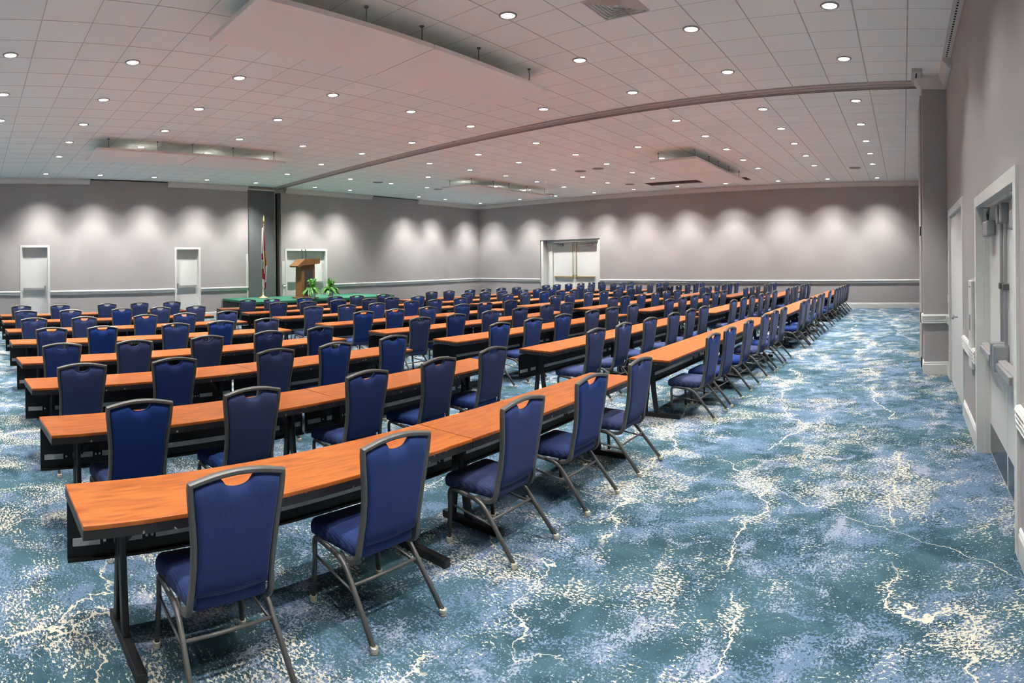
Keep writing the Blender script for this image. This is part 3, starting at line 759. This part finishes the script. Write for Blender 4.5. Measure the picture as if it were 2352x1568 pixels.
# ------------------------------------------------------------------ banquet chair
def rounded_slab(hw0, hw1, ya, yb, z0, z1, e=.03, n=7):
    """cushion: plan is a rounded trapezoid (half width hw0 at ya, hw1 at yb), soft edges, slight crown"""
    def outline(ins):
        pts = []
        for (cx_, cy_, a0) in ((hw1, yb, 0), (-hw1, yb, PI / 2), (-hw0, ya, PI), (hw0, ya, 3 * PI / 2)):
            rr = .05
            sx = 1 if cx_ > 0 else -1; sy = 1 if cy_ == yb else -1
            ox, oy = cx_ - sx * rr, cy_ - sy * rr
            for i in range(n):
                a = a0 + PI / 2 * i / (n - 1)
                pts.append((ox + (rr - ins) * math.cos(a), oy + (rr - ins) * math.sin(a)))
        return pts
    rings = [(e * .8, z0), (0, z0 + e * .5), (-.003, (z0 + z1) / 2), (0, z1 - e * .9), (e * .35, z1 - e * .3), (e * 1.0, z1)]
    V, F = [], []; m = 4 * n
    for ins, z in rings: V += [(x, y, z) for x, y in outline(ins)]
    for k in range(len(rings) - 1):
        for i in range(m):
            j = (i + 1) % m; F.append((k * m + i, k * m + j, (k + 1) * m + j, (k + 1) * m + i))
    # crowned top
    top = outline(e * 1.0); base = (len(rings) - 1) * m
    cxm = sum(p[0] for p in top) / m; cym = sum(p[1] for p in top) / m
    r2 = len(V); V += [(cxm + (x - cxm) * .6, cym + (y - cym) * .6, z1 + .010) for x, y in top]
    for i in range(m):
        j = (i + 1) % m; F.append((base + i, base + j, r2 + j, r2 + i))
    c = len(V); V.append((cxm, cym, z1 + .012))
    for i in range(m): F.append((r2 + i, r2 + (i + 1) % m, c))
    F.append(tuple(range(m - 1, -1, -1)))
    return V, F

def back_y(z):      # how far back the backrest plane is at height z
    t = (z - .36) / .64
    return -.085 - .10 * t - .018 * math.sin(PI * t)
def back_hw(z):     # half width of the outer frame
    t = (z - .36) / .62
    return .204 - .012 * math.sin(PI * min(1, t * 1.2)) + .024 * t ** 2.2
def top_z(x): return 1.012 - .034 * (x / .225) ** 2

def make_chair(glides=True):
    r = empty('banquet_chair', (0, 0, 0))
    tube = [(a * .0145, b * .0125) for a, b in ((1, .5), (.7, .9), (0, 1), (-.7, .9), (-1, .5), (-1, -.5), (-.7, -.9), (0, -1), (.7, -.9), (1, -.5))]
    for s in (-1, 1):
        x = s * .222; xf = s * .238
        front = [(xf, .288, .018), (x, .292, .25)] + arc_pts((x, .292, .25), (x, .297, .372), (x, .12, .360), .055, 5) + [(x, .12, .357)]
        rear = [(x, .12, .357)] + arc_pts((x, .12, .357), (x, .005, .347), (xf, -.275, .018), .075, 6) + [(xf, -.275, .018)]
        for nm, path, foot in (('leg', front, (xf, .288)), ('leg', rear, (xf, -.275))):
            l = mesh(nm, *sweep(path, tube, up=(1, 0, 0)), M['frame'], r, smooth=True)
            if glides:
                mesh('glide', *lathe([(.014, .0), (.019, .004), (.019, .012), (.016, .016), (.021, .018), (.0205, .034), (.017, .036)], 12, foot[0], foot[1]), M['glide'], l)
        mesh('side_stretcher', *sweep([(x, .29, .262), (s * .226, -.100, .215)], circ_sec(.0075, 8)), M['frame'], r, smooth=True)
    mesh('cross_stretcher', *sweep([(-.226, -.078, .245), (.226, -.078, .245)], circ_sec(.0095, 8)), M['frame'], r, smooth=True)
    # outer back frame: one continuous tube from under the seat up over the arched top rail
    path = []
    side = []
    for s in (1, -1):
        p = [(s * .204, .06, .352)] + [tuple(v) for v in arc_pts((s * .204, .06, .350), (s * .204, -.095, .350), (s * .200, back_y(.6), .60), .075, 6)]
        for z in (.50, .60, .70, .80, .90, .955): p.append((s * back_hw(z), back_y(z), z))
        side.append(p)
    arch = [(.2165 - .433 * i / 12, back_y(1.0), top_z(.2165 - .433 * i / 12) - .004) for i in range(13)]
    path = side[0] + [(.2245, back_y(.985), .976)] + arch[1:-1] + [(-.2245, back_y(.985), .976)] + side[1][::-1]
    sec = rect_sec(.028, .034, .008)
    mesh('back_frame', *sweep(path, [(b, a) for a, b in rect_sec(.034, .027, .007)], up=(0, 1, 0)), M['frame'], r)
    # padded back with the scooped hand hold
    NU, NV = 36, 12; V, F = [], []
    def zt(u):
        x = u * .2
        scoop = .052 * math.sqrt(max(0, 1 - (u / .34) ** 2)) ** .8
        return top_z(x) - .020 - scoop
    for sd in (1, -1):
        for i in range(NU + 1):
            u = -1 + 2 * i / NU
            for j in range(NV + 1):
                v = j / NV; zb = .435 + .012 * u * u
                z = zb + (zt(u) - zb) * v; hw = back_hw(z) - .012
                ed = min(1, (1 - abs(u)) / .16, v / .10 + .001, (1 - v) / .085 + .001)
                bulge = .008 + .020 * math.sqrt(max(0, 1 - (1 - max(0, ed)) ** 2))
                V.append((u * hw, back_y(z) + sd * bulge + .004, z))
    K = (NU + 1) * (NV + 1)
    idx = lambda sd, i, j: sd * K + i * (NV + 1) + j
    for i in range(NU):
        for j in range(NV):
            F.append((idx(0, i, j), idx(0, i, j + 1), idx(0, i + 1, j + 1), idx(0, i + 1, j)))
            F.append((idx(1, i, j), idx(1, i + 1, j), idx(1, i + 1, j + 1), idx(1, i, j + 1)))
    for i in range(NU):
        F.append((idx(0, i, 0), idx(0, i + 1, 0), idx(1, i + 1, 0), idx(1, i, 0)))
        F.append((idx(0, i, NV), idx(1, i, NV), idx(1, i + 1, NV), idx(0, i + 1, NV)))
    for j in range(NV):
        F.append((idx(0, 0, j), idx(1, 0, j), idx(1, 0, j + 1), idx(0, 0, j + 1)))
        F.append((idx(0, NU, j), idx(0, NU, j + 1), idx(1, NU, j + 1), idx(1, NU, j)))
    mesh('backrest', V, F, M['fabric'], r, smooth=True)
    mesh('seat', *rounded_slab(.198, .232, -.098, .352, .366, .458, .03), M['fabric'], r, smooth=True)
    return r

# ------------------------------------------------------------------ folding seminar table
def make_table(L_, detail):
    r = empty('folding_table', (0, 0, 0)); h = L_ / 2 - .003; D_ = .265
    mesh('tabletop', *box(-h, h, -D_, D_, .727, .75, .004), M['laminate'], r)
    # black steel rim under the top
    t = .022; z0, z1 = .684, .7265
    o_ = [(-h, -D_), (h, -D_), (h, D_), (-h, D_)]; i_ = [(-h + t, -D_ + t), (h - t, -D_ + t), (h - t, D_ - t), (-h + t, D_ - t)]
    V = [(x, y, z0) for x, y in o_] + [(x, y, z1) for x, y in o_] + [(x, y, z0) for x, y in i_] + [(x, y, z1) for x, y in i_]
    F = []
    for a in range(4):
        b = (a + 1) % 4
        F += [(a, b, b + 4, a + 4), (a + 8, a + 12, b + 12, b + 8), (a, a + 8, b + 8, b), (a + 4, b + 4, b + 12, a + 12)]
    mesh('apron', V, F, M['apron'], r)
    for s in (-1, 1):
        x = s * (h - .267)
        for yt, yb in ((.145, .19), (.085, .028)):
            mesh('leg', *sweep([(x, yt, .684), (x, yt, .50), (x, yt + (yb - yt) * .35, .30), (x, yb, .052)], rect_sec(.062, .034, .006), up=(1, 0, 0)) if False else sweep([(x, yt, .684), (x, yt, .50), (x, yt + (yb - yt) * .35, .30), (x, yb, .052)], [(b_, a_) for a_, b_ in rect_sec(.034, .062, .006)], up=(1, 0, 0)), M['black'], r)
        mesh('foot', *box(x - .026, x + .026, -.285, .272, 0, .052, .006), M['black'], r)
        mesh('brace', *sweep([(x - s * .02, .10, .50), (x - s * .17, .10, .683)], rect_sec(.04, .022, .004), up=(0, 1, 0)), M['black'], r)
    # modesty panel: shallow steel tray hanging at the rear edge
    y = .262
    prof = [(y, .325), (y + .03, .325), (y + .03, .66), (y, .66), (y, .645), (y + .022, .645), (y + .022, .34), (y, .34)]
    hh = h - .012
    V = [(-hh, a, b) for a, b in prof] + [(hh, a, b) for a, b in prof]; m = len(prof)
    F = [(c, c + m, (c + 1) % m + m, (c + 1) % m) for c in range(m)] + [tuple(range(m)), tuple(range(2 * m - 1, m - 1, -1))]
    mp = mesh('modesty_panel', V, F, M['panel'], r)
    segs = [(-hh + .03, -hh + .18), (-hh + .26, -hh + .42), (-hh + .50, hh - .50), (hh - .42, hh - .26), (hh - .18, hh - .03)]
    for a, b in segs:
        mesh('rail_strip', *box(a, b, y + .012, y + .0215, .405, .445), M['alu'], mp)
    if detail:
        for xb in (-hh + .205, -hh + .445, -hh + .477, hh - .445, hh - .477, hh - .205):
            bo = mesh('bolt', *lathe([(.009, 0), (.009, .004), (.004, .007)], 10), M['bolt'], mp)
            bo.location = (xb, y + .012, .425); bo.rotation_euler = (PI / 2, 0, 0)
    return r

ROWNAME = {1: 'first', 2: 'second', 3: 'third', 4: 'fourth', 5: 'fifth', 6: 'sixth', 7: 'seventh', 8: 'eighth'}
SEC = {1: 'front', 2: 'second', 3: 'third', 4: 'rear'}
chairA = make_chair(True); chairB = make_chair(False); used = {id(chairA): 0, id(chairB): 0}
tproto = {}
for b, r, chairs, (tx0, ty0, tx1, ty1) in ROWS:
    ang = math.atan2(ty1 - ty0, tx1 - tx0)      # local x of the table runs down the row
    L_ = math.hypot(tx1 - tx0, ty1 - ty0) / 2
    key = (round(L_, 1), b == 1 and r <= 4)
    nx, ny = -math.sin(ang), math.cos(ang)      # towards the far (left) side: table local +y
    for k in (0, 1):
        # tx0.. is the far edge of the top; the centre line is .265 nearer the chairs
        t = (k + .5) / 2
        cx_, cy_ = tx0 + (tx1 - tx0) * t - nx * .265, ty0 + (ty1 - ty0) * t - ny * .265
        if key not in tproto:
            o = make_table(L_, key[1]); tproto[key] = (o, L_)
        else:
            o = copy_tree(tproto[key][0]); o.scale = (L_ / tproto[key][1], 1, 1)
        o.location = (cx_, cy_, 0); o.rotation_euler = (0, 0, ang)
        tag(o, 'cherry wood-top folding table, %s one in the %s row from the open carpet, %s section' % (ordinal(k), ROWNAME[r], SEC[b]), 'table', 'folding tables set in classroom rows')
    for k, (x, y) in enumerate(chairs):
        feet = []
        for k2 in (0, 1):
            for s_ in (-1, 1):
                t = (k2 + .5) / 2
                feet.append((tx0 + (tx1 - tx0) * t) * math.cos(ang) + (ty0 + (ty1 - ty0) * t) * math.sin(ang) + s_ * (L_ / 2 - .27))
        d0 = x * math.cos(ang) + y * math.sin(ang)
        for mv in sorted([q * .01 for q in range(-20, 21)], key=abs):
            if all(abs(abs(d0 + mv - fx) - .234) > .06 for fx in feet): break
        x += mv * math.cos(ang); y += mv * math.sin(ang)
        p = chairA if b <= 2 else chairB
        if used[id(p)] == 0: o = p
        else: o = copy_tree(p)
        used[id(p)] = 1
        jit = random.uniform(-.02, .02)
        o.location = (x + nx * .18, y + ny * .18, 0); o.rotation_euler = (0, 0, ang + jit)
        tag(o, 'navy banquet chair, %s seat of the %s row from the open carpet, %s section' % (ordinal(k), ROWNAME[r], SEC[b]), 'chair', 'navy banquet chairs along the tables')

# ------------------------------------------------------------------ world, camera, view
w = bpy.data.worlds.new('room_air'); bpy.context.scene.world = w; w.use_nodes = True
w.node_tree.nodes['Background'].inputs[0].default_value = (1, .97, .94, 1); w.node_tree.nodes['Background'].inputs[1].default_value = .2
R_, X0_, Y0_, TILT_, E_ = 1356.6, 2074.98, 601.34, math.atan(.010663), 1.923
yaw = (1176 - X0_) / R_
f = Vector((math.sin(yaw), math.cos(yaw), 0)); rr = Vector((math.cos(yaw), -math.sin(yaw), 0)); u = Vector((0, 0, 1))
r2 = rr * math.cos(TILT_) - u * math.sin(TILT_); u2 = u * math.cos(TILT_) + rr * math.sin(TILT_)
cd = bpy.data.cameras.new('camera'); cam = bpy.data.objects.new('camera', cd); COL.objects.link(cam)
cd.type = 'PANO'; cd.panorama_type = 'CENTRAL_CYLINDRICAL'
cd.central_cylindrical_range_u_min = -1176 / R_; cd.central_cylindrical_range_u_max = 1176 / R_
cd.central_cylindrical_range_v_min = -(1568 - Y0_) / R_; cd.central_cylindrical_range_v_max = Y0_ / R_
cd.central_cylindrical_radius = 1.0; cd.clip_start = .05; cd.clip_end = 200
cam.matrix_world = Matrix(((r2.x, u2.x, -f.x, 0), (r2.y, u2.y, -f.y, 0), (r2.z, u2.z, -f.z, E_), (0, 0, 0, 1)))
sc = bpy.context.scene; sc.camera = cam
sc.view_settings.view_transform = 'Standard'; sc.view_settings.look = 'None'; sc.view_settings.gamma = 1
sc.view_settings.exposure = EXPOSURE
sc.cycles.use_denoising = True
sc.cycles.max_bounces = 6; sc.cycles.diffuse_bounces = 5; sc.cycles.glossy_bounces = 2
sc.cycles.use_adaptive_sampling = True; sc.cycles.adaptive_threshold = .2; sc.cycles.adaptive_min_samples = 12
sc.cycles.caustics_reflective = False; sc.cycles.caustics_refractive = False
sc.cycles.sample_clamp_indirect = 6
